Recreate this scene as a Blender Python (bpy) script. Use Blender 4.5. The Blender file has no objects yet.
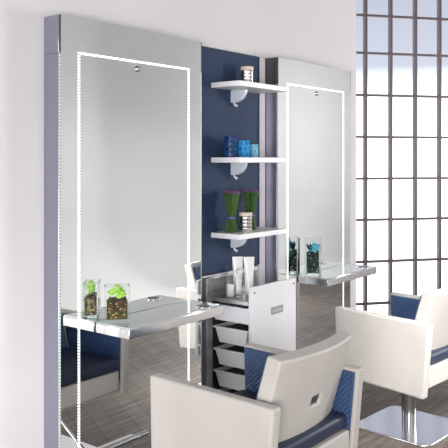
import bpy, bmesh, math, random
from mathutils import Vector, Matrix
random.seed(7)
C = bpy.context.scene.collection
PI = math.pi
S = 1.08                      # working units -> metres
EYE = 1.31                    # lens height in working units

# ------------------------------------------------------------------ camera
AX = Vector((0.7848, 0.6198, 0.0)).normalized()
cam_d = bpy.data.cameras.new('camera')
cam = bpy.data.objects.new('camera', cam_d)
C.objects.link(cam)
cam.location = (0, 0, EYE * S)
cam.rotation_euler = AX.to_track_quat('-Z', 'Y').to_euler()
cam_d.sensor_width = 36
cam_d.sensor_fit = 'HORIZONTAL'
cam_d.lens = 730 / 448 * 36
cam_d.shift_y = -(224 - 160) / 448
cam_d.clip_start = 0.05
bpy.context.scene.camera = cam

# ------------------------------------------------------------------ colour management
vs = bpy.context.scene.view_settings
vs.view_transform = 'Standard'
vs.look = 'None'
vs.gamma = 1
vs.use_curve_mapping = False
vs.exposure = 0.35

# ------------------------------------------------------------------ sky
w = bpy.data.worlds.new('overcast_sky')
bpy.context.scene.world = w
w.use_nodes = True
nt = w.node_tree
nt.nodes.clear()
out = nt.nodes.new('ShaderNodeOutputWorld')
bg = nt.nodes.new('ShaderNodeBackground')
tc = nt.nodes.new('ShaderNodeTexCoord')
sep = nt.nodes.new('ShaderNodeSeparateXYZ')
rmp = nt.nodes.new('ShaderNodeValToRGB')
nt.links.new(tc.outputs['Generated'], sep.inputs[0])
nt.links.new(sep.outputs['Z'], rmp.inputs[0])
nt.links.new(rmp.outputs[0], bg.inputs[0])
nt.links.new(bg.outputs[0], out.inputs[0])
cr = rmp.color_ramp
cr.elements[0].position = 0.0
cr.elements[0].color = (2.2, 2.2, 2.25, 1)
cr.elements[1].position = 0.24
cr.elements[1].color = (0.44, 0.47, 0.55, 1)
for p_, c_ in ((0.075, (2.0, 2.05, 2.1, 1)), (0.125, (0.56, 0.59, 0.67, 1))):
    e = cr.elements.new(p_)
    e.color = c_
bg.inputs[1].default_value = 1.0


def area(name, loc, target, sx, sy, power, col=(1, 1, 1)):
    d = bpy.data.lights.new(name, 'AREA')
    d.shape = 'RECTANGLE'
    d.size, d.size_y = sx * S, sy * S
    d.energy = power
    d.color = col
    o = bpy.data.objects.new(name, d)
    C.objects.link(o)
    o.location = Vector(loc) * S
    o.rotation_euler = (Vector(target) - Vector(loc)).to_track_quat('-Z', 'Y').to_euler()
    return o
    return o


area('key_softbox', (5.72, -0.33, 1.45), (2.7, 2.1, 1.3), 0.42, 1.3, 56, (1.0, 0.985, 0.97))
area('side_softbox', (-1.3, -0.6, 0.95), (1.2, 2.0, 0.2), 1.4, 1.0, 94, (1.0, 0.985, 0.975))
area('low_wall_fill', (0.15, 1.05, 0.35), (0.95, 2.1, 0.35), 0.45, 0.5, 3.4, (1.0, 0.985, 0.975)).data.spread = math.radians(75)  # unseen fill lamp, added to brighten the lower wall
area('rear_fill', (2.3, -0.75, 1.6), (3.3, 1.5, 0.5), 0.8, 0.8, 12, (1.0, 0.985, 0.97))  # fill added out of frame to lift the far chair
area('chair_fill', (2.45, 0.45, 1.75), (3.2, 1.35, 0.4), 0.45, 0.45, 4.0, (1.0, 0.985, 0.98)).data.spread = math.radians(42)  # narrow added fill, brightens the far chair's near arm
area('backdrop_fill', (8.3, 1.2, 2.8), (8.7, -1.1, 0.1), 2.4, 0.6, 52, (1.0, 0.97, 0.93)).data.spread = math.radians(115)  # added fill that lifts the backdrop mirrored in the far panel
area('sweep_fill', (5.0, 0.7, 2.8), (5.3, -0.9, 0.1), 2.6, 0.5, 14, (1.0, 0.99, 0.98)).data.spread = math.radians(75)  # added fill for the foot of the sweep, hidden from the mirrors


# ------------------------------------------------------------------ materials
def mat(name, col, rough=0.5, metal=0.0, spec=0.5, emit=None, estr=0.0, coat=0.0):
    m = bpy.data.materials.new(name)
    m.use_nodes = True
    b = m.node_tree.nodes['Principled BSDF']
    b.inputs['Base Color'].default_value = (*col, 1)
    b.inputs['Roughness'].default_value = rough
    b.inputs['Metallic'].default_value = metal
    b.inputs['Specular IOR Level'].default_value = spec
    b.inputs['Coat Weight'].default_value = coat
    if emit:
        b.inputs['Emission Color'].default_value = (*emit, 1)
        b.inputs['Emission Strength'].default_value = estr
    return m


def noisy(m, c1, c2, scale=8.0, stretch=(1, 1, 1), bump=0.0, bscale=None, detail=4.0, lo=0.35, hi=0.65):
    """vary the colour between c1 and c2 by noise, optional fine bump"""
    t = m.node_tree
    b = t.nodes['Principled BSDF']
    tc = t.nodes.new('ShaderNodeTexCoord')
    mp = t.nodes.new('ShaderNodeMapping')
    mp.inputs['Scale'].default_value = stretch
    n = t.nodes.new('ShaderNodeTexNoise')
    n.inputs['Scale'].default_value = scale
    n.inputs['Detail'].default_value = detail
    r = t.nodes.new('ShaderNodeValToRGB')
    r.color_ramp.elements[0].position = lo
    r.color_ramp.elements[1].position = hi
    r.color_ramp.elements[0].color = (*c1, 1)
    r.color_ramp.elements[1].color = (*c2, 1)
    t.links.new(tc.outputs['Object'], mp.inputs[0])
    t.links.new(mp.outputs[0], n.inputs[0])
    t.links.new(n.outputs[0], r.inputs[0])
    t.links.new(r.outputs[0], b.inputs['Base Color'])
    if bump:
        n2 = t.nodes.new('ShaderNodeTexNoise')
        n2.inputs['Scale'].default_value = bscale or scale
        n2.inputs['Detail'].default_value = 3
        bp = t.nodes.new('ShaderNodeBump')
        bp.inputs['Strength'].default_value = bump
        bp.inputs['Distance'].default_value = 0.004
        t.links.new(tc.outputs['Object'], n2.inputs[0])
        t.links.new(n2.outputs[0], bp.inputs['Height'])
        t.links.new(bp.outputs[0], b.inputs['Normal'])
    return m


def quilt(name, base, seam, axes, pitch, rough=0.45, bump=0.6, spec=0.5, width=0.16):
    """diamond quilting: crossed diagonal seams on the plane of two object axes"""
    m = mat(name, base, rough, spec=spec)
    t = m.node_tree
    b = t.nodes['Principled BSDF']
    tc = t.nodes.new('ShaderNodeTexCoord')
    sp = t.nodes.new('ShaderNodeSeparateXYZ')
    t.links.new(tc.outputs['Object'], sp.inputs[0])

    def math_(op, a, bb=None):
        n = t.nodes.new('ShaderNodeMath')
        n.operation = op
        for i, v in enumerate((a, bb)):
            if v is None:
                continue
            if isinstance(v, (int, float)):
                n.inputs[i].default_value = v
            else:
                t.links.new(v, n.inputs[i])
        return n.outputs[0]
    p, q = sp.outputs[axes[0]], sp.outputs[axes[1]]
    res = []
    for op in ('ADD', 'SUBTRACT'):
        v = math_(op, p, q)
        v = math_('MULTIPLY', v, 1.0 / pitch)
        v = math_('PINGPONG', v, 0.5)
        res.append(v)
    h = math_('MINIMUM', res[0], res[1])
    r = t.nodes.new('ShaderNodeValToRGB')
    r.color_ramp.elements[0].position = 0.0
    r.color_ramp.elements[1].position = width
    r.color_ramp.elements[0].color = (*seam, 1)
    r.color_ramp.elements[1].color = (*base, 1)
    t.links.new(h, r.inputs[0])
    t.links.new(r.outputs[0], b.inputs['Base Color'])
    bp = t.nodes.new('ShaderNodeBump')
    bp.inputs['Strength'].default_value = bump
    bp.inputs['Distance'].default_value = 0.006
    t.links.new(h, bp.inputs['Height'])
    t.links.new(bp.outputs[0], b.inputs['Normal'])
    return m


def thin_glass(name, tint=(1, 1, 1), gloss=0.25, rough=0.0):
    m = bpy.data.materials.new(name)
    m.use_nodes = True
    t = m.node_tree
    t.nodes.clear()
    o = t.nodes.new('ShaderNodeOutputMaterial')
    mx = t.nodes.new('ShaderNodeMixShader')
    tr = t.nodes.new('ShaderNodeBsdfTransparent')
    gl = t.nodes.new('ShaderNodeBsdfGlossy')
    lw = t.nodes.new('ShaderNodeLayerWeight')
    lw.inputs['Blend'].default_value = gloss
    tr.inputs[0].default_value = (*tint, 1)
    gl.inputs[0].default_value = (0.9, 0.95, 0.93, 1)
    gl.inputs['Roughness'].default_value = rough
    t.links.new(lw.outputs['Fresnel'], mx.inputs[0])
    t.links.new(tr.outputs[0], mx.inputs[1])
    t.links.new(gl.outputs[0], mx.inputs[2])
    t.links.new(mx.outputs[0], o.inputs[0])
    return m


def emitter(name, col, strength):
    m = mat(name, (0.9, 0.9, 0.9), 0.5, emit=col, estr=strength)
    return m


M = {}
M['wall'] = noisy(mat('wall_paint', (0.66, 0.645, 0.645), 0.85, spec=0.2), (0.655, 0.64, 0.64), (0.675, 0.66, 0.66), 3, bump=0.05, bscale=300)
M['backdrop'] = noisy(mat('backdrop_paint', (0.7, 0.7, 0.69), 0.9, spec=0.1), (0.545, 0.537, 0.525), (0.565, 0.557, 0.543), 1.2)
M['ceiling'] = mat('dark_studio_ceiling', (0.16, 0.16, 0.17), 0.9)
M['mirror'] = mat('mirror_silver', (0.93, 0.94, 0.94), 0.015, 1.0)
M['panel_side'] = mat('satin_aluminium', (0.36, 0.36, 0.45), 0.32, 0.85)
M['header'] = mat('dark_grey_header', (0.055, 0.055, 0.065), 0.3)  # on one mirror only, darker than the other header
M['edge'] = mat('glass_edge', (0.40, 0.50, 0.45), 0.2)
M['edge_dark'] = mat('dark_edge', (0.06, 0.065, 0.08), 0.25)
M['led'] = emitter('led_light', (1.0, 1.0, 0.97), 1.15)
M['edge_glint'] = mat('edge_led_reflections', (0.60, 0.72, 0.65), 0.3)  # paler squares painted for the LEDs reflected along the edge
M['frost'] = mat('frosted_mirror_line', (0.6, 0.62, 0.61), 0.4, 0.5)
M['chrome'] = mat('chrome', (0.78, 0.78, 0.79), 0.07, 1.0)
M['steel'] = mat('brushed_steel', (0.62, 0.62, 0.64), 0.22, 1.0)
M['post'] = mat('satin_grey_post', (0.22, 0.22, 0.23), 0.35, 0.6)
M['columnm'] = mat('column_chrome', (0.42, 0.42, 0.43), 0.12, 1.0)
M['slot'] = mat('hole_shade', (0.07, 0.07, 0.075), 0.35, 0.6)  # near-black colour painted for the shade inside holes
M['ledge'] = mat('ledge_chrome', (0.86, 0.86, 0.87), 0.2, 0.95)
M['plate_steel'] = mat('polished_base_steel', (0.90, 0.90, 0.91), 0.2, 1.0)
M['darksteel'] = mat('dark_steel', (0.30, 0.30, 0.32), 0.25, 1.0)
M['tabletop'] = mat('glass_table_top', (0.74, 0.80, 0.77), 0.04, 0.6, coat=0.4)
M['white'] = mat('white_lacquer', (0.80, 0.80, 0.83), 0.28)
M['shelf'] = mat('white_shelf', (0.83, 0.81, 0.83), 0.35)
M['bracket'] = mat('pale_bracket', (0.62, 0.66, 0.74), 0.35)
M['bin'] = mat('grey_bin_plastic', (0.74, 0.75, 0.77), 0.35)
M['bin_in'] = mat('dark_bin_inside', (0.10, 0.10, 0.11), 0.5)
M['carcass'] = mat('charcoal_carcass', (0.045, 0.048, 0.055), 0.45)
M['tray'] = mat('grey_tray', (0.20, 0.20, 0.21), 0.25, 0.2)
M['rail'] = mat('satin_rail', (0.50, 0.50, 0.52), 0.4, 0.6)
M['leather'] = noisy(mat('beige_leather', (0.56, 0.52, 0.475), 0.48, spec=0.35), (0.525, 0.495, 0.462), (0.56, 0.53, 0.497), 6, bump=0.12, bscale=420)
M['navy'] = noisy(mat('navy_seat_leather', (0.018, 0.027, 0.06), 0.5), (0.014, 0.022, 0.05), (0.022, 0.032, 0.07), 9)
M['quilt_yz'] = quilt('navy_quilt_arm', (0.045, 0.10, 0.235), (0.016, 0.035, 0.09), (1, 2), 0.021, bump=0.8)
M['quilt_xz'] = quilt('navy_quilt_back', (0.045, 0.10, 0.235), (0.016, 0.035, 0.09), (0, 2), 0.021, bump=0.8)
M['panel_blue'] = quilt('navy_quilt_panel', (0.023, 0.048, 0.108), (0.009, 0.019, 0.046), (0, 2), 0.019, spec=0.25, rough=0.38, bump=0.7, width=0.2)
M['glass'] = thin_glass('clear_glass', (0.975, 0.988, 0.982), 0.10)
M['glass_edge2'] = mat('greenish_glass_edge', (0.45, 0.60, 0.56), 0.12)
M['pane'] = thin_glass('window_glass', (0.98, 0.985, 1.0), 0.08)
M['bars'] = mat('mauve_brown_steel', (0.13, 0.10, 0.115), 0.5)
M['cream'] = mat('cream_wax', (0.72, 0.60, 0.53), 0.6)
M['mercury'] = mat('mercury_glass', (0.80, 0.74, 0.72), 0.18, 1.0)
M['v_dark'] = mat('dark_blue_ceramic', (0.004, 0.016, 0.055), 0.3)
M['l_dark'] = mat('blue_lattice', (0.012, 0.065, 0.22), 0.25)
M['l_mid'] = mat('azure_lattice', (0.03, 0.42, 0.82), 0.25)
M['l_light'] = mat('sky_lattice', (0.34, 0.68, 0.86), 0.25)
M['v_mid'] = mat('azure_ceramic', (0.004, 0.13, 0.42), 0.3)
M['v_light'] = mat('sky_blue_ceramic', (0.08, 0.35, 0.60), 0.3)
M['stalk'] = noisy(mat('green_stalks', (0.03, 0.09, 0.014), 0.7), (0.015, 0.055, 0.008), (0.055, 0.14, 0.022), 60, (1, 1, 0.15))
M['violet'] = noisy(mat('violet_tips', (0.16, 0.05, 0.22), 0.7), (0.10, 0.035, 0.13), (0.28, 0.10, 0.36), 90)
M['ribbon'] = mat('violet_ribbon', (0.10, 0.07, 0.42), 0.4)
M['lime'] = noisy(mat('lime_leaf', (0.40, 0.70, 0.08), 0.45), (0.30, 0.60, 0.05), (0.58, 0.82, 0.18), 40)
M['soil'] = noisy(mat('bark_soil', (0.035, 0.02, 0.012), 0.8), (0.018, 0.012, 0.008), (0.10, 0.06, 0.02), 70, bump=0.8, bscale=120)
M['chip'] = mat('pale_bark_chip', (0.42, 0.27, 0.10), 0.7)
M['moss'] = mat('yellow_green_moss', (0.25, 0.33, 0.04), 0.8)
M['pebble'] = noisy(mat('black_pebble', (0.012, 0.02, 0.02), 0.25), (0.006, 0.010, 0.011), (0.02, 0.035, 0.035), 30)
M['teal'] = mat('teal_pebble', (0.01, 0.22, 0.24), 0.2)
M['pale_stone'] = mat('cream_pebble', (0.6, 0.5, 0.36), 0.4)
M['turquoise'] = noisy(mat('turquoise_petal', (0.08, 0.48, 0.66), 0.5), (0.05, 0.38, 0.58), (0.16, 0.6, 0.76), 40)
M['tube'] = mat('white_tube_plastic', (0.84, 0.84, 0.84), 0.3)
M['plate'] = mat('grey_name_plate', (0.36, 0.36, 0.38), 0.35, 0.4)
M['plate_line'] = mat('plate_print', (0.47, 0.47, 0.49), 0.4)
M['black'] = mat('black_gap', (0.006, 0.006, 0.008), 0.5)


def floor_material():
    m = mat('grey_wood_vinyl', (0.25, 0.235, 0.22), 0.65, spec=0.2)
    t = m.node_tree
    b = t.nodes['Principled BSDF']
    tc = t.nodes.new('ShaderNodeTexCoord')
    mp = t.nodes.new('ShaderNodeMapping')
    mp.inputs['Rotation'].default_value = (0, 0, math.radians(62))
    br = t.nodes.new('ShaderNodeTexBrick')
    br.inputs['Scale'].default_value = 1.0
    br.inputs['Brick Width'].default_value = 0.6
    br.inputs['Row Height'].default_value = 0.10
    br.inputs['Mortar Size'].default_value = 0.0022
    br.inputs['Color1'].default_value = (0.16, 0.137, 0.119, 1)
    br.inputs['Color2'].default_value = (0.135, 0.116, 0.101, 1)
    br.inputs['Mortar'].default_value = (0.075, 0.064, 0.055, 1)
    mp2 = t.nodes.new('ShaderNodeMapping')
    mp2.inputs['Rotation'].default_value = (0, 0, math.radians(62))
    mp2.inputs['Scale'].default_value = (1.6, 22, 1)
    n = t.nodes.new('ShaderNodeTexNoise')
    n.inputs['Scale'].default_value = 1.6
    n.inputs['Detail'].default_value = 6
    r = t.nodes.new('ShaderNodeValToRGB')
    r.color_ramp.elements[0].position = 0.3
    r.color_ramp.elements[1].position = 0.7
    r.color_ramp.elements[0].color = (0.62, 0.62, 0.62, 1)
    r.color_ramp.elements[1].color = (1.3, 1.3, 1.3, 1)
    mx = t.nodes.new('ShaderNodeMix')
    mx.data_type = 'RGBA'
    mx.blend_type = 'MULTIPLY'
    mx.inputs[0].default_value = 1.0
    t.links.new(tc.outputs['Object'], mp.inputs[0])
    t.links.new(tc.outputs['Object'], mp2.inputs[0])
    t.links.new(mp.outputs[0], br.inputs[0])
    t.links.new(mp2.outputs[0], n.inputs[0])
    t.links.new(n.outputs[0], r.inputs[0])
    t.links.new(br.outputs[0], mx.inputs[6])
    t.links.new(r.outputs[0], mx.inputs[7])
    t.links.new(mx.outputs[2], b.inputs['Base Color'])
    return m


M['floor'] = floor_material()


# ------------------------------------------------------------------ mesh helpers (working units; scaled on build)
def bm_new():
    return bmesh.new()


def box(bm, x0, x1, y0, y1, z0, z1, mi=0):
    vs_ = [bm.verts.new(p) for p in ((x0, y0, z0), (x1, y0, z0), (x1, y1, z0), (x0, y1, z0),
                                     (x0, y0, z1), (x1, y0, z1), (x1, y1, z1), (x0, y1, z1))]
    for f in ((0, 3, 2, 1), (4, 5, 6, 7), (0, 1, 5, 4), (1, 2, 6, 5), (2, 3, 7, 6), (3, 0, 4, 7)):
        bm.faces.new([vs_[i] for i in f]).material_index = mi
    return vs_


def hexa(bm, pts, mi=0):
    """eight points: bottom four (ccw seen from above), then top four"""
    v = [bm.verts.new(p) for p in pts]
    for f in ((0, 3, 2, 1), (4, 5, 6, 7), (0, 1, 5, 4), (1, 2, 6, 5), (2, 3, 7, 6), (3, 0, 4, 7)):
        bm.faces.new([v[i] for i in f]).material_index = mi
    return v


def prism(bm, pts, d, mi=0):
    """extrude a planar polygon (3-D points) along vector d"""
    d = Vector(d)
    a = [bm.verts.new(p) for p in pts]
    b = [bm.verts.new(Vector(p) + d) for p in pts]
    n = len(pts)
    bm.faces.new(a[::-1]).material_index = mi
    bm.faces.new(b).material_index = mi
    for i in range(n):
        bm.faces.new((a[i], a[(i + 1) % n], b[(i + 1) % n], b[i])).material_index = mi


def lathe(bm, prof, cx=0, cy=0, seg=24, mi=0, wob=None):
    rings = []
    for k, (r, z) in enumerate(prof):
        ring = []
        for i in range(seg):
            a = 2 * PI * i / seg
            rr = r * (1 + (wob(k, i) if wob else 0))
            ring.append(bm.verts.new((cx + rr * math.cos(a), cy + rr * math.sin(a), z)))
        rings.append(ring)
    for a, b in zip(rings[:-1], rings[1:]):
        for i in range(seg):
            bm.faces.new((a[i], a[(i + 1) % seg], b[(i + 1) % seg], b[i])).material_index = mi
    bm.faces.new(rings[0][::-1]).material_index = mi
    bm.faces.new(rings[-1]).material_index = mi


def tube(bm, pts, r, seg=12, mi=0):
    pts = [Vector(p) for p in pts]
    rings = []
    for i, p in enumerate(pts):
        t = (pts[min(i + 1, len(pts) - 1)] - pts[max(i - 1, 0)]).normalized()
        up = Vector((0, 0, 1)) if abs(t.z) < 0.95 else Vector((1, 0, 0))
        a = t.cross(up).normalized()
        b = a.cross(t).normalized()
        rings.append([bm.verts.new(p + (a * math.cos(2 * PI * k / seg) + b * math.sin(2 * PI * k / seg)) * r) for k in range(seg)])
    for A, B in zip(rings[:-1], rings[1:]):
        for k in range(seg):
            bm.faces.new((A[k], A[(k + 1) % seg], B[(k + 1) % seg], B[k])).material_index = mi
    bm.faces.new(rings[0][::-1]).material_index = mi
    bm.faces.new(rings[-1]).material_index = mi


def annulus(bm, c, r0, r1, z0, z1, seg=32, mi=0):
    R = []
    for r, z in ((r0, z0), (r1, z0), (r1, z1), (r0, z1)):
        R.append([bm.verts.new((c[0] + r * math.cos(2 * PI * i / seg), c[1] + r * math.sin(2 * PI * i / seg), z)) for i in range(seg)])
    for k in range(4):
        A, B = R[k], R[(k + 1) % 4]
        for i in range(seg):
            bm.faces.new((A[i], A[(i + 1) % seg], B[(i + 1) % seg], B[i])).material_index = mi


def blob(bm, c, r, sub=1, mi=0, squash=(1, 1, 1), rot=0.0):
    mt = Matrix.Translation(c) @ Matrix.Rotation(rot, 4, (0.3, 0.5, 0.8)) @ Matrix.Diagonal((*squash, 1))
    g = bmesh.ops.create_icosphere(bm, subdivisions=sub, radius=r, matrix=mt)
    for v in g['verts']:
        for f in v.link_faces:
            f.material_index = mi


def rrect(hx, hy, r, seg=6):
    pts = []
    for cx, cy, a0 in ((hx - r, hy - r, 0), (-hx + r, hy - r, 90), (-hx + r, -hy + r, 180), (hx - r, -hy + r, 270)):
        for k in range(seg + 1):
            a = math.radians(a0 + 90 * k / seg)
            pts.append((cx + r * math.cos(a), cy + r * math.sin(a)))
    return pts


def build(name, bm, mats, parent=None, loc=(0, 0, 0), bevel=0.0, seg=2, smooth=True, angle=40):
    bmesh.ops.recalc_face_normals(bm, faces=bm.faces[:])
    for v in bm.verts:
        v.co *= S
    me = bpy.data.meshes.new(name)
    bm.to_mesh(me)
    bm.free()
    if not isinstance(mats, (list, tuple)):
        mats = [mats]
    for m in mats:
        me.materials.append(m)
    o = bpy.data.objects.new(name, me)
    C.objects.link(o)
    o.location = Vector(loc) * S
    if parent:
        o.parent = parent
    if smooth:
        me.shade_smooth()
        try:
            me.set_sharp_from_angle(angle=math.radians(angle))
        except Exception:
            pass
    if bevel:
        md = o.modifiers.new('round_edges', 'BEVEL')
        md.width = bevel * S
        md.segments = seg
        md.limit_method = 'ANGLE'
        md.angle_limit = math.radians(35)
        md.harden_normals = False
    return o


def tag(o, label, cat, group=None):
    o['label'] = label
    o['category'] = cat
    if group:
        o['group'] = group
    return o


def thing(name, label, cat, loc=(0, 0, 0), rz=0.0, group=None):
    o = bpy.data.objects.new(name, None)
    C.objects.link(o)
    o.location = Vector(loc) * S
    o.rotation_euler = (0, 0, rz)
    o.empty_display_size = 0.1
    return tag(o, label, cat, group)


def struct(o):
    o['kind'] = 'structure'
    return o


def dup(root, loc, rz, label, group=None):
    r = root.copy()
    C.objects.link(r)
    r.location = Vector(loc) * S
    r.rotation_euler = (0, 0, rz)
    r['label'] = label
    if group:
        r['group'] = group
    for ch in list(root.children):
        c = ch.copy()
        C.objects.link(c)
        c.parent = r
        for g in list(ch.children):
            d = g.copy()
            C.objects.link(d)
            d.parent = c
    return r


# ------------------------------------------------------------------ room
WY = 2.12                     # front of the wall
MY = 2.03                     # front of the mirrors
W0 = Vector((5.39, 2.85))     # a point of the glazed wall, and its direction
WD = Vector((0.789, -0.614)).normalized()


def wp(s):
    p = W0 + WD * s
    return p.x, p.y


S0, S1 = -1.7, 6.7
bm = bm_new()
box(bm, -2.0, 3.985, WY, WY + 0.12, 0.0, 2.92)
struct(build('wall_left', bm, M['wall'], bevel=0.004))

bm = bm_new()
a, b_, c_ = wp(S0), wp(S1), (-2.0, -0.42)
poly = [(-2.0, -0.42), (wp((2.85 + 0.42) / 0.614)[0], -0.42), a, (-2.0, a[1])]
prism(bm, [(x, y, -0.08) for x, y in poly], (0, 0, 0.08))
struct(build('floor', bm, M['floor'], smooth=False))

bm = bm_new()                 # curved studio backdrop opposite the mirrors
prof = [(-0.42, 0.0)]
for k in range(0, 17):
    t = math.radians(90 * k / 16)
    prof.append((-0.55 - 0.75 * math.sin(t), 0.75 - 0.75 * math.cos(t)))
prof.append((-1.30, 2.9))
xs = [-2.0, 2, 6, 10.3]
rows = [[bm.verts.new((x, y, z)) for x in xs] for y, z in prof]
rows2 = [[bm.verts.new((x, y - 0.05, z - 0.05)) for x in xs] for y, z in prof]
for R in (rows, rows2):
    for A, B in zip(R[:-1], R[1:]):
        for i in range(len(xs) - 1):
            bm.faces.new((A[i], A[i + 1], B[i + 1], B[i]))
for A, B in ((rows[0], rows2[0]), (rows[-1], rows2[-1])):
    for i in range(len(xs) - 1):
        bm.faces.new((A[i], A[i + 1], B[i + 1], B[i]))
for i in (0, len(xs) - 1):
    for k in range(len(prof) - 1):
        bm.faces.new((rows[k][i], rows[k + 1][i], rows2[k + 1][i], rows2[k][i]))
struct(build('wall_back', bm, M['backdrop'], angle=60))

bm = bm_new()
prism(bm, [(-2.0, -1.36, 2.92), (10.6, -1.36, 2.92), (a[0], a[1], 2.92), (-2.0, a[1], 2.92)], (0, 0, 0.06))
struct(build('ceiling', bm, M['ceiling'], smooth=False))

# glazed wall: bars, then one sheet of panes
ROWS = [0.126, 0.472, 0.817, 1.157, 1.50, 1.844, 2.19, 2.50, 2.85]


def s_of_px(px):
    u = (px - 224) / 730
    r = Vector((0.7848 + 0.6198 * u, 0.6198 - 0.7848 * u))
    # t*r = W0 + s*WD
    det = r.x * (-WD.y) - (-WD.x) * r.y
    return (r.x * W0.y - r.y * W0.x) / det


sa, sb = s_of_px(365.2), s_of_px(439.2)
pitch = (sb - sa) / 3
wroot = bpy.data.objects.new('window_1', None)
C.objects.link(wroot)
struct(wroot)


def wbox(bm, s0, s1, t0, t1, z0, z1):
    n = Vector((-WD.y, WD.x))
    pts = []
    for z in (z0, z1):
        for s, t in ((s0, t0), (s1, t0), (s1, t1), (s0, t1)):
            p = W0 + WD * s + n * t
            pts.append((p.x, p.y, z))
    hexa(bm, pts)


bm = bm_new()
k0 = int((S0 - sa) / pitch) - 1
s = sa + k0 * pitch
while s < S1:
    wbox(bm, s - 0.0115, s + 0.0115, -0.02, 0.02, 0.0, 2.9)
    s += pitch
for z in ROWS:
    wbox(bm, S0 - 0.2, S1, -0.016, 0.016, z - 0.0095, z + 0.0095)
struct(build('window_frame', bm, M['bars'], wroot, smooth=False))
bm = bm_new()
wbox(bm, S0 - 0.2, S1, -0.003, 0.003, 0.0, 2.9)
struct(build('window_panes', bm, M['pane'], wroot, smooth=False))


# ------------------------------------------------------------------ mirror panels
def mirror_panel(x0, x1, label, header, name='styling_mirror'):
    cx = (x0 + x1) / 2
    hw = (x1 - x0) / 2
    t = thing(name, label, 'mirror', (cx, MY, 0), 0, 'lit styling mirrors on the wall')
    D = WY - MY
    TOP, SPLIT = 1.82, 1.687
    bm = bm_new()
    box(bm, -hw, hw, 0.008, D, 0, SPLIT)
    build('panel_body', bm, M['panel_side'], t, bevel=0.002)
    bm = bm_new()
    box(bm, -hw, hw, 0.008, D, SPLIT, TOP)
    build('panel_header', bm, header, t, bevel=0.002)
    bm = bm_new()
    box(bm, -hw + 0.004, hw - 0.004, 0.0, 0.008, 0, TOP)
    build('mirror_glass', bm, M['mirror'], t, smooth=False)
    for s_ in (-1, 1):
        bm = bm_new()
        a, b = sorted((s_ * hw, s_ * (hw - 0.0035)))
        box(bm, a, b, 0.0, 0.0075, SPLIT, TOP, 1)
        z = 0.0
        while z < SPLIT - 0.006:
            box(bm, a, b, 0.0, 0.0075, z, z + 0.007, 0)
            box(bm, a, b, 0.0, 0.0075, z + 0.007, z + 0.0115, 2)
            z += 0.0115
        build('glass_edge', bm, [M['edge'], M['edge_dark'], M['edge_glint']], t, smooth=False)
    LX, LZ, W = hw - 0.085, 1.693, 0.0075
    bm = bm_new()
    for s_ in (-1, 1):
        x = s_ * LX
        box(bm, x, x + W / 2, -0.0012, 0.0, 0.1, LZ + W / 2)
    box(bm, -LX - W / 2, LX + W / 2, -0.0012, 0.0, LZ - W / 2, LZ + W / 2)
    strip = build('light_strip', bm, M['frost'], t, smooth=False)
    bm = bm_new()
    P, Hh = 0.0110, 0.0043
    z = LZ
    while z > 0.1:
        for s_ in (-1, 1):
            x = s_ * LX
            box(bm, x - W / 2, x + W / 2, -0.003, -0.0012, z - Hh / 2, z + Hh / 2)
        z -= P
    x = -LX + P
    while x < LX - P / 2:
        box(bm, x - 0.004, x + 0.004, -0.003, -0.0012, LZ - W / 2, LZ + W / 2)
        x += P
    build('led_dots', bm, M['led'], strip, smooth=False)
    bm = bm_new()
    tube(bm, [(0.0, 0, 1.666), (0.0, -0.006, 1.666)], 0.012, 20)
    bt = build('touch_button', bm, M['darksteel'], t)
    bm = bm_new()
    tube(bm, [(0.0, -0.006, 1.666), (0.0, -0.0075, 1.666)], 0.006, 16)
    build('button_centre', bm, M['chrome'], bt)
    return t


mirror_panel(1.646, 2.414, 'tall light-framed mirror left of the navy panel, green plant on its ledge', M['panel_side'])
mirror_panel(3.002, 3.744, 'tall light-framed mirror beside the window wall, turquoise flower on its ledge', M['header'])

# ------------------------------------------------------------------ quilted panel and white rail
t = thing('quilted_panel', 'navy diamond quilted wall panel between the two mirrors', 'wall panel', (2.68, WY - 0.001, 0.793))
bm = bm_new()
box(bm, -0.262, 0.262, -0.021, 0, 0.0, 1.027)
build('quilted_cover', bm, M['panel_blue'], t, bevel=0.003)
bm = bm_new()
box(bm, 0.264, 0.318, -0.016, 0, 0.60, 1.818)
o = build('upright_rail', bm, M['shelf'], None, (2.68, WY, 0), bevel=0.002)
tag(o, 'narrow white upright rail between the navy panel and the far mirror', 'rail')


# ------------------------------------------------------------------ shelves
def make_shelf(z, label):
    t = thing('wall_shelf', label, 'shelf', (2.56, 2.098, z), 0, 'white shelves on the navy panel')
    bm = bm_new()
    box(bm, 0, 0.378, -0.166, 0, -0.024, 0)
    build('shelf_board', bm, M['shelf'], t, bevel=0.0025)
    bm = bm_new()             # quarter-round bracket under the board
    pts = [(0.145, 0, -0.025), (0.145, -0.085, -0.025)]
    for k in range(1, 9):
        a = math.radians(90 * k / 9)
        pts.append((0.145, -0.012 - 0.073 * math.cos(a), -0.025 - 0.058 * math.sin(a)))
    pts += [(0.145, -0.010, -0.083), (0.145, 0, -0.083)]
    prism(bm, pts, (0.022, 0, 0))
    br = build('bracket', bm, M['bracket'], t, bevel=0.002)
    bm = bm_new()
    tube(bm, [(0.156, -0.012, -0.078), (0.156, -0.016, -0.092), (0.156, -0.030, -0.098)], 0.006, 10)
    build('bracket_peg', bm, M['shelf'], br)
    return t


shelf0 = make_shelf(1.661, 'white wall shelf highest on the navy panel, holding one silver jar')
dup(shelf0, (2.56, 2.098, 1.322), 0, 'white wall shelf midway up the navy panel, holding three blue vases')
dup(shelf0, (2.56, 2.098, 0.982), 0, 'white wall shelf lowest on the navy panel, holding the green bundles')


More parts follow.
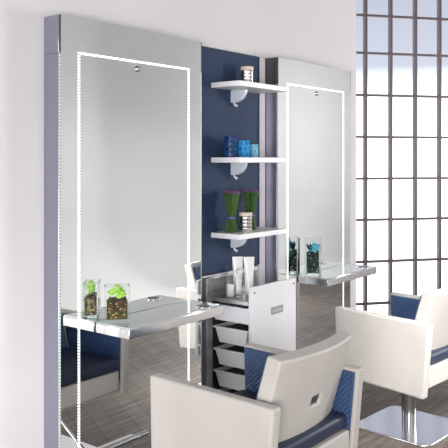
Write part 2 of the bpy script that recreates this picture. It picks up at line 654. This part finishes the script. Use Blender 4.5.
# silver jars
def make_jar(x, y, z, label):
    t = thing('candle_jar', label, 'jar', (x, y, z), 0, 'silver jars with cream lids')
    bm = bm_new()
    prof = [(0.024, 0), (0.028, 0.004)]
    for k in range(4):
        z0 = 0.006 + k * 0.016
        prof += [(0.0275, z0), (0.0292, z0 + 0.004), (0.0292, z0 + 0.012), (0.0275, z0 + 0.0155)]
    prof += [(0.027, 0.071)]
    lathe(bm, prof, seg=32, wob=lambda k, i: 0.02 if i % 4 < 2 else -0.02)
    build('jar_body', bm, M['mercury'], t, angle=25)
    bm = bm_new()
    lathe(bm, [(0.029, 0.0712), (0.0305, 0.073), (0.0305, 0.085), (0.028, 0.088)], seg=32)
    build('jar_lid', bm, M['cream'], t)
    return t


jar0 = make_jar(2.765, 2.045, 1.661, 'silver ridged jar with cream lid alone on the highest shelf')
dup(jar0, (2.694, 2.0, 0.982), 0, 'silver ridged jar with cream lid in front of the green bundles')


# lattice vases
def make_vase(x, y, r, h, m, m2, label):
    t = thing('lattice_vase', label, 'vase', (x, y, 1.322), 0, 'blue vases on a shelf')
    bm = bm_new()
    lathe(bm, [(r * 0.86, 0), (r * 0.86, h), (r * 0.74, h), (r * 0.72, 0.006), (r * 0.1, 0.005)], seg=28)
    build('vase_wall', bm, m, t)
    bm = bm_new()
    n = 7
    rows = max(3, int(round(h / (2 * PI * r / n))))
    for j in range(rows):
        zc = h * (j + 0.5) / rows
        for i in range(n):
            a0 = 2 * PI * (i + 0.5 * (j % 2)) / n
            pts = []
            for k in range(13):
                q = 2 * PI * k / 12
                aa = a0 + math.cos(q) * PI / n * 0.9
                pts.append((r * 0.93 * math.cos(aa), r * 0.93 * math.sin(aa), zc + math.sin(q) * h / rows * 0.47))
            tube(bm, pts, r * 0.11, 6)
    build('raised_lattice', bm, m2, t)
    return t


make_vase(2.622, 2.035, 0.029, 0.096, M['v_dark'], M['l_dark'], 'tallest of the vases, dark navy blue with raised lattice')
make_vase(2.722, 2.035, 0.0285, 0.078, M['v_mid'], M['l_mid'], 'bright azure blue vase with raised lattice between navy and pale vases')
make_vase(2.806, 2.035, 0.020, 0.061, M['v_light'], M['l_light'], 'smallest vase, pale sky blue, beside the azure vase')


# grass bundles
def make_bundle(x, y, label, seed):
    rnd = random.Random(seed)
    t = thing('stalk_bundle', label, 'dried plant bundle', (x, y, 0.982), 0, 'tied green bundles on a shelf')
    bm = bm_new()
    tips = []
    for k in range(150):
        a = rnd.uniform(0, 2 * PI)
        q = math.sqrt(rnd.uniform(0.05, 1))
        zt = 0.183 + rnd.uniform(-0.008, 0.004)
        rad = ((0.029, 0.0), (0.026, 0.018), (0.0185, 0.062), (0.019, 0.075), (0.029, 0.13), (0.040, zt))
        pts = []
        for r_, z_ in rad:
            aa = a + 0.4 * (z_ - 0.065) / 0.1
            pts.append((r_ * q * math.cos(aa), r_ * q * math.sin(aa), z_))
        tube(bm, pts, 0.0021, 5)
        tips.append(pts[-1])
    build('stalks', bm, M['stalk'], t)
    bm = bm_new()
    for p in tips:
        if rnd.random() < 0.6:
            blob(bm, (p[0], p[1], p[2] + 0.0005), 0.0036, 1)
    build('flower_tips', bm, M['violet'], t)
    bm = bm_new()
    annulus(bm, (0, 0), 0.019, 0.0225, 0.062, 0.069, 24)
    build('ribbon', bm, M['ribbon'], t)
    return t


make_bundle(2.632, 2.035, 'tied bundle of green stalks nearer the shelf end, jar at its side', 3)
make_bundle(2.792, 2.045, 'tied bundle of green stalks partly behind the silver jar, near the white rail', 5)


# ------------------------------------------------------------------ ledges under the mirrors
def make_ledge(x, label):
    t = thing('styling_ledge', label, 'ledge', (x, MY - 0.0015, 0.718), 0, 'glass ledges on the mirrors')
    L, D = 0.535, 0.178
    HX, HY, HR = 0.452, -0.135, 0.034
    bm = bm_new()
    box(bm, 0, L, -D, -0.0035, -0.040, -0.005)
    build('ledge_frame', bm, M['ledge'], t, bevel=0.002)
    bm = bm_new()
    box(bm, 0.002, L - 0.002, -D + 0.001, -0.0035, -0.005, 0)
    build('glass_top', bm, M['tabletop'], t, bevel=0.001)
    bm = bm_new()
    annulus(bm, (HX, HY), HR - 0.007, HR, 0.0, 0.004, 32)
    rg = build('holder_ring', bm, M['steel'], t, bevel=0.001)
    bm = bm_new()
    lathe(bm, [(HR - 0.0072, 0.0002), (HR - 0.0072, 0.001)], HX, HY, 28)
    build('holder_hole_shade', bm, M['slot'], rg)  # dark disc laid on the glass, painted as the shaded hole
    return t


led0 = make_ledge(1.806, 'chrome edged glass ledge on the mirror left of the navy panel, green plant on it')
dup(led0, (3.180, MY - 0.0015, 0.718), 0, 'chrome edged glass ledge on the mirror by the window, turquoise flower vase on it')


# ------------------------------------------------------------------ glass vases with plants
def glass_vase(x, y, h, rz, hx, label):
    hy, wl = 0.029, 0.006
    t = thing('glass_vase', label, 'vase', (x, y, 0.7185), rz)
    bm = bm_new()
    box(bm, -hx, hx, -hy, -hy + wl, 0.0, h)
    box(bm, -hx, hx, hy - wl, hy, 0.0, h)
    box(bm, -hx, -hx + wl, -hy + wl, hy - wl, 0.0, h)
    box(bm, hx - wl, hx, -hy + wl, hy - wl, 0.0, h)
    build('vase_walls', bm, M['glass'], t, smooth=False)
    bm = bm_new()
    box(bm, -hx + wl, hx - wl, -hy + wl, hy - wl, 0, 0.012)
    build('thick_base', bm, M['glass'], t, smooth=False)
    bm = bm_new()             # ground upper rim of the glass
    for sy in (-1, 1):
        box(bm, -hx, hx, sy * (hy - wl / 2) - wl / 2, sy * (hy - wl / 2) + wl / 2, h, h + 0.0012)
    for sx in (-1, 1):
        box(bm, sx * (hx - wl / 2) - wl / 2, sx * (hx - wl / 2) + wl / 2, -hy + wl, hy - wl, h, h + 0.0012)
    build('ground_rim', bm, M['glass_edge2'], t, smooth=False)
    return t


VX, VY = 1.853, 1.962
RZ1, RZ2 = -0.72, -0.85
glass_vase(VX, VY, 0.132, RZ1, 0.046, 'square glass vase holding bark and a lime green succulent')
rnd = random.Random(11)
t = thing('succulent', 'lime green succulent in dark bark inside a glass vase', 'plant', (VX, VY, 0.7315), RZ1)
bm = bm_new()
box(bm, -0.037, 0.037, -0.0205, 0.0205, 0, 0.066)
for k in range(60):
    blob(bm, (rnd.uniform(-.029, .029), rnd.uniform(-.014, .014), 0.066 + rnd.uniform(-.002, .006)), rnd.uniform(.004, .008), 1)
build('bark_soil', bm, M['soil'], t, smooth=False)
bm = bm_new()
for k in range(80):
    f = rnd.choice((0, 1, 2, 3))
    z = rnd.uniform(0.004, 0.06)
    u = rnd.uniform(-.031, .031)
    v = rnd.uniform(-.016, .016)
    c = ((u, -.0205, z), (u, .0205, z), (-.037, v, z), (.037, v, z))[f]
    sq = (1, 0.12, 0.6) if f < 2 else (0.12, 1, 0.6)
    blob(bm, c, rnd.uniform(.003, .0065), 1, rnd.choice((0, 0, 1)), sq)
build('bark_chips', bm, [M['chip'], M['moss']], t)
bm = bm_new()


def petal(bm, base, direction, length, width, cup, mi=0):
    d = Vector(direction).normalized()
    side = d.cross(Vector((0, 0, 1)))
    side = side.normalized() if side.length > 1e-3 else Vector((1, 0, 0))
    up = side.cross(d).normalized()
    n = 6
    top, bot = [], []
    for i in range(n + 1):
        f = i / n
        wd = width * math.sin(PI * (0.12 + 0.83 * f)) ** 0.7
        c = Vector(base) + d * (length * f) + up * (cup * f * f)
        row_t = [bm.verts.new(c + side * (wd * q) + up * (0.25 * wd * abs(q) + 0.0012)) for q in (-1, -0.5, 0, 0.5, 1)]
        row_b = [bm.verts.new(c + side * (wd * q) + up * (0.25 * wd * abs(q) - 0.0012)) for q in (-1, -0.5, 0, 0.5, 1)]
        top.append(row_t)
        bot.append(row_b)
    for i in range(n):
        for j in range(4):
            bm.faces.new((top[i][j], top[i][j + 1], top[i + 1][j + 1], top[i + 1][j])).material_index = mi
            bm.faces.new((bot[i][j], bot[i + 1][j], bot[i + 1][j + 1], bot[i][j + 1])).material_index = mi
        for j in (0, 4):
            bm.faces.new((top[i][j], top[i + 1][j], bot[i + 1][j], bot[i][j])).material_index = mi
    for i in (0, n):
        for j in range(4):
            bm.faces.new((top[i][j], bot[i][j], bot[i][j + 1], top[i][j + 1])).material_index = mi


for (cx, cy, cz, nn, ln, wd) in ((0.002, -0.004, 0.092, 18, 0.034, 0.012), (0.018, -0.004, 0.080, 9, 0.022, 0.010), (-0.018, 0.002, 0.084, 9, 0.024, 0.010), (0.006, -0.008, 0.074, 9, 0.018, 0.009)):
    for k in range(nn):
        a = k * 2.4
        el = 0.15 + 1.15 * k / nn
        petal(bm, (cx, cy, cz), (math.cos(a) * math.cos(el), 0.62 * math.sin(a) * math.cos(el), math.sin(el)), ln * (0.75 + 0.25 * rnd.random()), wd, 0.006)
build('leaves', bm, M['lime'], t)

VX2, VY2 = 3.226, 1.968
H2 = 0.188
glass_vase(VX2, VY2, H2, RZ2, 0.040, 'tall glass vase of dark pebbles with a turquoise flower')
t = thing('flower_arrangement', 'turquoise flower over black and teal pebbles inside a glass vase', 'flower arrangement', (VX2, VY2, 0.7315), RZ2)
bm = bm_new()
box(bm, -0.030, 0.030, -0.0165, 0.0165, 0, 0.105)
for k in range(300):
    f = rnd.choice((0, 1, 2, 3, 4))
    z = rnd.uniform(0.005, 0.112)
    u = rnd.uniform(-.029, .029)
    v = rnd.uniform(-.017, .017)
    c = ((u, -.0175, z), (u, .0175, z), (-.0295, v, z), (.0295, v, z), (u, v, 0.108))[f]
    blob(bm, c, rnd.uniform(.003, .0048), 1, rnd.choice((0, 0, 0, 1, 0, 0, 2, 1) if rnd.random() < 0.85 else (0,)), (1, 1, 0.8), rnd.uniform(0, 3))
build('pebbles', bm, [M['pebble'], M['teal'], M['pale_stone']], t)
bm = bm_new()
for (cx, cy, cz, nn, ln) in ((0.010, -0.004, 0.122, 22, 0.030), (0.004, -0.006, 0.106, 12, 0.024)):
    for k in range(nn):
        a = k * 2.4
        el = -0.2 + 1.5 * k / nn
        petal(bm, (cx, cy, cz), (math.cos(a) * math.cos(el), 0.55 * math.sin(a) * math.cos(el), math.sin(el)), ln, 0.012, 0.005)
build('flower_head', bm, M['turquoise'], t)
bm = bm_new()
for q in ((-0.024, -0.006, 0.12), (-0.020, 0.006, 0.135), (-0.028, 0.0, 0.108), (0.004, 0.012, 0.142), (0.03, 0.004, 0.13), (-0.012, -0.012, 0.11)):
    petal(bm, (q[0] * 0.4, q[1] * 0.4, 0.105), (q[0], q[1], 0.042), 0.046, 0.009, 0.002)
build('dark_leaves', bm, M['pebble'], t)


# ------------------------------------------------------------------ drawer unit
t = thing('drawer_unit', 'white fronted drawer unit with grey bins under the navy panel', 'drawer unit', (2.56, MY, 0))
WU = 0.357
YF = -0.160
bm = bm_new()
box(bm, -0.022, WU, 0.065, WY - MY - 0.001, 0.0, 0.68)       # back
box(bm, WU - 0.008, WU, -0.02, 0.065, 0.0, 0.665)           # far side
box(bm, -0.022, WU, -0.02, 0.065, 0.0, 0.06)                # plinth
build('carcass', bm, M['carcass'], t, bevel=0.002)
bm = bm_new()
box(bm, -0.066, -0.024, 0.036, 0.064, 0.0, 0.785)
build('corner_post', bm, M['post'], t, bevel=0.004, seg=3)
bm = bm_new()
box(bm, -0.066, WU, 0.060, 0.084, 0.770, 0.791)
build('back_rail', bm, M['rail'], t, bevel=0.002)
bm = bm_new()                 # tray on top of the pulled-out drawer
box(bm, 0.0, WU - 0.01, YF + 0.0175, 0.060, 0.679, 0.685)
box(bm, 0.0, WU - 0.01, 0.054, 0.060, 0.685, 0.712)
box(bm, -0.020, WU - 0.01, 0.066, 0.080, 0.685, 0.770)
tr = build('tray', bm, M['tray'], t, bevel=0.001)
bm = bm_new()
box(bm, -0.004, -0.0005, YF + 0.0175, 0.060, 0.674, 0.692)
build('tray_rim', bm, M['rail'], tr, bevel=0.001)
bm = bm_new()
box(bm, 0.006, 0.012, YF + 0.0175, 0.05, 0.590, 0.660)
box(bm, WU - 0.020, WU - 0.014, YF + 0.0175, 0.05, 0.590, 0.660)
box(bm, 0.012, WU - 0.020, YF + 0.0175, 0.05, 0.590, 0.596)
box(bm, 0.012, WU - 0.020, 0.044, 0.05, 0.596, 0.660)
build('drawer_box', bm, M['white'], t, bevel=0.0015)
bm = bm_new()
cb = []
for k in range(25):
    q = 2 * PI * k / 24
    cb.append((0.014 + 0.018 * math.sin(q), -0.085 + 0.045 * math.cos(q), 0.6635 + 0.002 * math.sin(3 * q)))
tube(bm, cb, 0.0022, 6)
build('cable_loop', bm, M['black'], t)
bm = bm_new()
box(bm, 0.0, WU, YF, YF + 0.017, 0.407, 0.755)
fp = build('drawer_front', bm, M['white'], t, bevel=0.003)
for x in (0.022, WU - 0.022):
    bm = bm_new()
    tube(bm, [(x, YF, 0.730), (x, YF - 0.0015, 0.730)], 0.0048, 12)
    build('screw', bm, M['darksteel'], fp)
bm = bm_new()
box(bm, 0.150, 0.245, YF - 0.0015, YF, 0.612, 0.646)
box(bm, 0.160, 0.235, YF - 0.0018, YF - 0.0014, 0.622, 0.634, 1)
pl = build('name_plate', bm, [M['plate'], M['plate_line']], fp)


def bins(z, n):
    X0, X1, Y0, Y1 = 0.0, 0.342, YF + 0.020, 0.046
    bm = bm_new()
    lipz, h, tap = z, 0.074, 0.016
    # lip frame
    box(bm, X0 - 0.006, X1, Y0, Y0 + 0.008, lipz - 0.008, lipz)
    box(bm, X0 - 0.006, X1, Y1 - 0.008, Y1 + 0.004, lipz - 0.008, lipz)
    box(bm, X0 - 0.006, X0 + 0.004, Y0 + 0.008, Y1 - 0.008, lipz - 0.008, lipz)
    box(bm, X1 - 0.008, X1, Y0 + 0.008, Y1 - 0.008, lipz - 0.008, lipz)
    zb = lipz - h
    q = 0.004

    def slab(a, b, c, d, inward):
        i = Vector(inward) * q
        pts = [a, b, c, d]
        v0 = [bm.verts.new(p) for p in pts]
        v1 = [bm.verts.new(Vector(p) + i) for p in pts]
        bm.faces.new(v0)
        bm.faces.new(v1[::-1])
        for k in range(4):
            bm.faces.new((v0[k], v0[(k + 1) % 4], v1[(k + 1) % 4], v1[k]))
    T = [(X0, Y0 + .004, lipz - .008), (X1 - .004, Y0 + .004, lipz - .008), (X1 - .004, Y1 - .004, lipz - .008), (X0, Y1 - .004, lipz - .008)]
    B = [(X0 + tap * .6, Y0 + tap, zb), (X1 - .004 - tap, Y0 + tap, zb), (X1 - .004 - tap, Y1 - .004 - tap, zb), (X0 + tap * .6, Y1 - .004 - tap, zb)]
    slab(T[0], B[0], B[1], T[1], (0, 1, 0))
    slab(T[1], B[1], B[2], T[2], (-1, 0, 0))
    slab(T[2], B[2], B[3], T[3], (0, -1, 0))
    slab(T[3], B[3], B[0], T[0], (1, 0, 0))
    slab(B[0], B[3], B[2], B[1], (0, 0, 1))
    b = build('bin', bm, M['bin'], t, bevel=0.0012)
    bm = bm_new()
    box(bm, X0 + 0.012, X1 - 0.02, Y0 + 0.02, Y1 - 0.02, zb + 0.006, lipz - 0.014)  # plain dark block filling the bin
    build('bin_dark_fill', bm, M['bin_in'], b)


for z in (0.564, 0.464, 0.366, 0.268, 0.170):
    bins(z, 0)


# ------------------------------------------------------------------ bottles on the tray
def tube_bottle(x, y, rz, label):
    t = thing('cream_tube', label, 'tube', (x, y, 0.6855), rz, 'white squeeze tubes on the tray')
    bm = bm_new()
    rows_ = []
    for f in range(9):
        g = f / 8
        z = 0.020 + 0.155 * g
        a = 0.018 + 0.008 * g
        b = 0.0175 * (1 - g) + 0.0022 * g
        rows_.append([bm.verts.new((a * math.cos(2 * PI * i / 24), b * math.sin(2 * PI * i / 24), z)) for i in range(24)])
    for A, B in zip(rows_[:-1], rows_[1:]):
        for i in range(24):
            bm.faces.new((A[i], A[(i + 1) % 24], B[(i + 1) % 24], B[i]))
    bm.faces.new(rows_[0][::-1])
    bm.faces.new(rows_[-1])
    build('tube_body', bm, M['tube'], t)
    bm = bm_new()
    lathe(bm, [(0.0145, 0), (0.0155, 0.001), (0.016, 0.0195)], seg=24)
    build('tube_cap', bm, M['white'], t)
    return t


tb = tube_bottle(2.705, 2.055, -0.75, 'white squeeze tube standing on its cap behind the clear bottle')
dup(tb, (2.732, 2.010, 0.6855), -0.75, 'white squeeze tube standing on its cap nearest the white drawer front')
t = thing('clear_bottle', 'small clear glass bottle with a collar beside the white tubes', 'bottle', (2.660, 2.015, 0.6855))
bm = bm_new()
lathe(bm, [(0.016, 0), (0.018, 0.003), (0.018, 0.075), (0.014, 0.086), (0.009, 0.092), (0.009, 0.104)], seg=24)
build('bottle_body', bm, M['glass'], t)
bm = bm_new()
lathe(bm, [(0.012, 0.104), (0.0125, 0.106), (0.0125, 0.122), (0.011, 0.124)], seg=20)
build('bottle_cap', bm, M['bin'], t)
t = thing('lidded_pot', 'short white pot on the tray behind the clear bottle', 'pot', (2.642, 2.050, 0.6855))
bm = bm_new()
lathe(bm, [(0.017, 0), (0.018, 0.002), (0.018, 0.040)], seg=24)
build('pot_body', bm, M['tube'], t)
bm = bm_new()
lathe(bm, [(0.0185, 0.040), (0.0185, 0.052), (0.017, 0.054)], seg=24)
build('pot_lid', bm, M['white'], t)


# ------------------------------------------------------------------ salon chairs
def make_chair(loc, rz, label):
    t = thing('salon_chair', label, 'chair', loc, rz, 'beige salon chairs facing the mirrors')
    HO, HI = 0.283, 0.238
    ZB, ZT = 0.275, 0.597
    for s_ in (-1, 1):
        bm = bm_new()
        x0, x1 = sorted((s_ * HO, s_ * HI))
        pts = [(x0, -0.225, ZB - 0.028), (x0, 0.238, ZB - 0.005), (x0, 0.245, ZT), (x0, -0.255, ZT - 0.012)]
        prism(bm, pts, (x1 - x0, 0, 0))
        arm = build('armrest', bm, M['leather'], t, bevel=0.010, seg=4)
        bm = bm_new()
        xi0, xi1 = sorted((s_ * HI, s_ * (HI - 0.009)))
        pts = [(xi0, -0.218, ZB + 0.05), (xi0, 0.228, ZB + 0.05), (xi0, 0.235, ZT - 0.010), (xi0, -0.242, ZT - 0.022)]
        prism(bm, pts, (xi1 - xi0, 0, 0))
        build('arm_lining', bm, M['quilt_yz'], arm, bevel=0.004, seg=3)
    # seat box and cushion
    bm = bm_new()
    box(bm, -HI + 0.010, HI - 0.010, -0.225, 0.232, 0.285, 0.375)
    build('seat_base', bm, M['leather'], t, bevel=0.008, seg=3)
    bm = bm_new()
    box(bm, -HI + 0.011, HI - 0.011, -0.215, 0.240, 0.3755, 0.43)
    build('seat_cushion', bm, M['navy'], t, bevel=0.016, seg=4)
    # backrest: curved leaning slab with a hand slot
    xs = [-0.222, -0.18, -0.135, -0.09, -0.018, 0.048, 0.09, 0.135, 0.18, 0.222]
    zs = [0.41, 0.46, 0.512, 0.547, 0.60, 0.66, 0.708]

    def yb(x, z):             # rear face
        return -0.240 + (0.708 - z) * 0.30 - 0.034 * (1 - (x / 0.222) ** 2)

    def slab(th0, th1, zlist, xlist, hole, zoff=0.0):
        bm = bm_new()
        V = {}
        for i, x in enumerate(xlist):
            for j, z in enumerate(zlist):
                y = yb(x, z)
                V[i, j, 0] = bm.verts.new((x, y + th0, z))
                V[i, j, 1] = bm.verts.new((x, y + th1, z + zoff))
        nx, nz = len(xlist), len(zlist)
        hi = xlist.index(-0.018) if hole else None
        for i in range(nx - 1):
            for j in range(nz - 1):
                if hole and i == hi and j == 2:
                    ring = ((i, j), (i + 1, j), (i + 1, j + 1), (i, j + 1))
                    for a in range(4):
                        p, q = ring[a], ring[(a + 1) % 4]
                        bm.faces.new((V[(*p, 0)], V[(*q, 0)], V[(*q, 1)], V[(*p, 1)]))
                    continue
                for k in (0, 1):
                    bm.faces.new((V[i, j, k], V[i + 1, j, k], V[i + 1, j + 1, k], V[i, j + 1, k]))
        for i in range(nx - 1):
            for j in (0, nz - 1):
                bm.faces.new((V[i, j, 0], V[i + 1, j, 0], V[i + 1, j, 1], V[i, j, 1]))
        for j in range(nz - 1):
            for i in (0, nx - 1):
                bm.faces.new((V[i, j, 0], V[i, j + 1, 0], V[i, j + 1, 1], V[i, j, 1]))
        return bm
    back = build('backrest', slab(0.0, 0.052, zs, xs, True, 0.012), M['leather'], t, bevel=0.008, seg=4)
    xs2 = [-0.205, -0.18, -0.135, -0.09, -0.03, 0.03, 0.09, 0.135, 0.18, 0.205]
    zs2 = [0.415, 0.47, 0.53, 0.60, 0.66, 0.700]
    build('back_cushion', slab(0.053, 0.074, zs2, xs2, False), M['quilt_xz'], back, bevel=0.006, seg=3)
    bm = bm_new()             # added dark plate, its colour standing in for shade inside the hand slot
    y0, y1 = yb(0.015, 0.510), yb(0.015, 0.550)
    hexa(bm, [(-0.0175, y0 + 0.014, 0.510), (0.0475, y0 + 0.014, 0.510), (0.0475, y0 + 0.018, 0.510), (-0.0175, y0 + 0.018, 0.510),
              (-0.0175, y1 + 0.014, 0.550), (0.0475, y1 + 0.014, 0.550), (0.0475, y1 + 0.018, 0.550), (-0.0175, y1 + 0.018, 0.550)])
    build('slot_shade_plate', bm, M['slot'], back)
    # pedestal
    bm = bm_new()
    lathe(bm, [(0.036, 0.013), (0.036, 0.24)], seg=32)
    lathe(bm, [(0.026, 0.24), (0.026, 0.272)], seg=32)
    build('column', bm, M['columnm'], t)
    bm = bm_new()
    box(bm, -0.11, 0.11, -0.09, 0.09, 0.272, 0.2845)
    build('mounting_plate', bm, M['carcass'], t, bevel=0.002)
    bm = bm_new()
    prism(bm, [(x, y, 0.0) for x, y in rrect(0.205, 0.205, 0.05, 8)], (0, 0, 0.013))
    build('base_plate', bm, M['plate_steel'], t, bevel=0.003, seg=3)
    bm = bm_new()             # pump lever at the rear
    tube(bm, [(-0.02, -0.085, 0.263), (-0.02, -0.14, 0.258), (-0.01, -0.20, 0.243), (0.01, -0.30, 0.225), (0.03, -0.40, 0.22)], 0.008, 10)
    build('pump_lever', bm, M['chrome'], t)
    bm = bm_new()             # footrest: two stays and a cross tube
    for s_ in (-1, 1):
        tube(bm, [(-0.15 + s_ * 0.05, 0.19, 0.284), (-0.15 + s_ * 0.05, 0.21, 0.26), (-0.15 + s_ * 0.05, 0.34, 0.18), (-0.15 + s_ * 0.05, 0.405, 0.143)], 0.007, 10)
    tube(bm, [(-0.22, 0.41, 0.143), (0.22, 0.41, 0.143)], 0.012, 12)
    fr = build('footrest', bm, M['chrome'], t)
    bm = bm_new()
    prism(bm, [(-0.2, 0.33, 0.118), (0.2, 0.33, 0.118), (0.2, 0.40, 0.128), (-0.2, 0.40, 0.128)], (0, 0, 0.006))
    build('foot_tread', bm, M['steel'], fr, bevel=0.002)
    return t


ch0 = make_chair((2.030, 1.452, 0), 0, 'beige and navy salon chair in front of the mirror with the green plant')
dup(ch0, (3.378, 1.510, 0), -0.08, 'beige and navy salon chair near the window on a square chrome base')
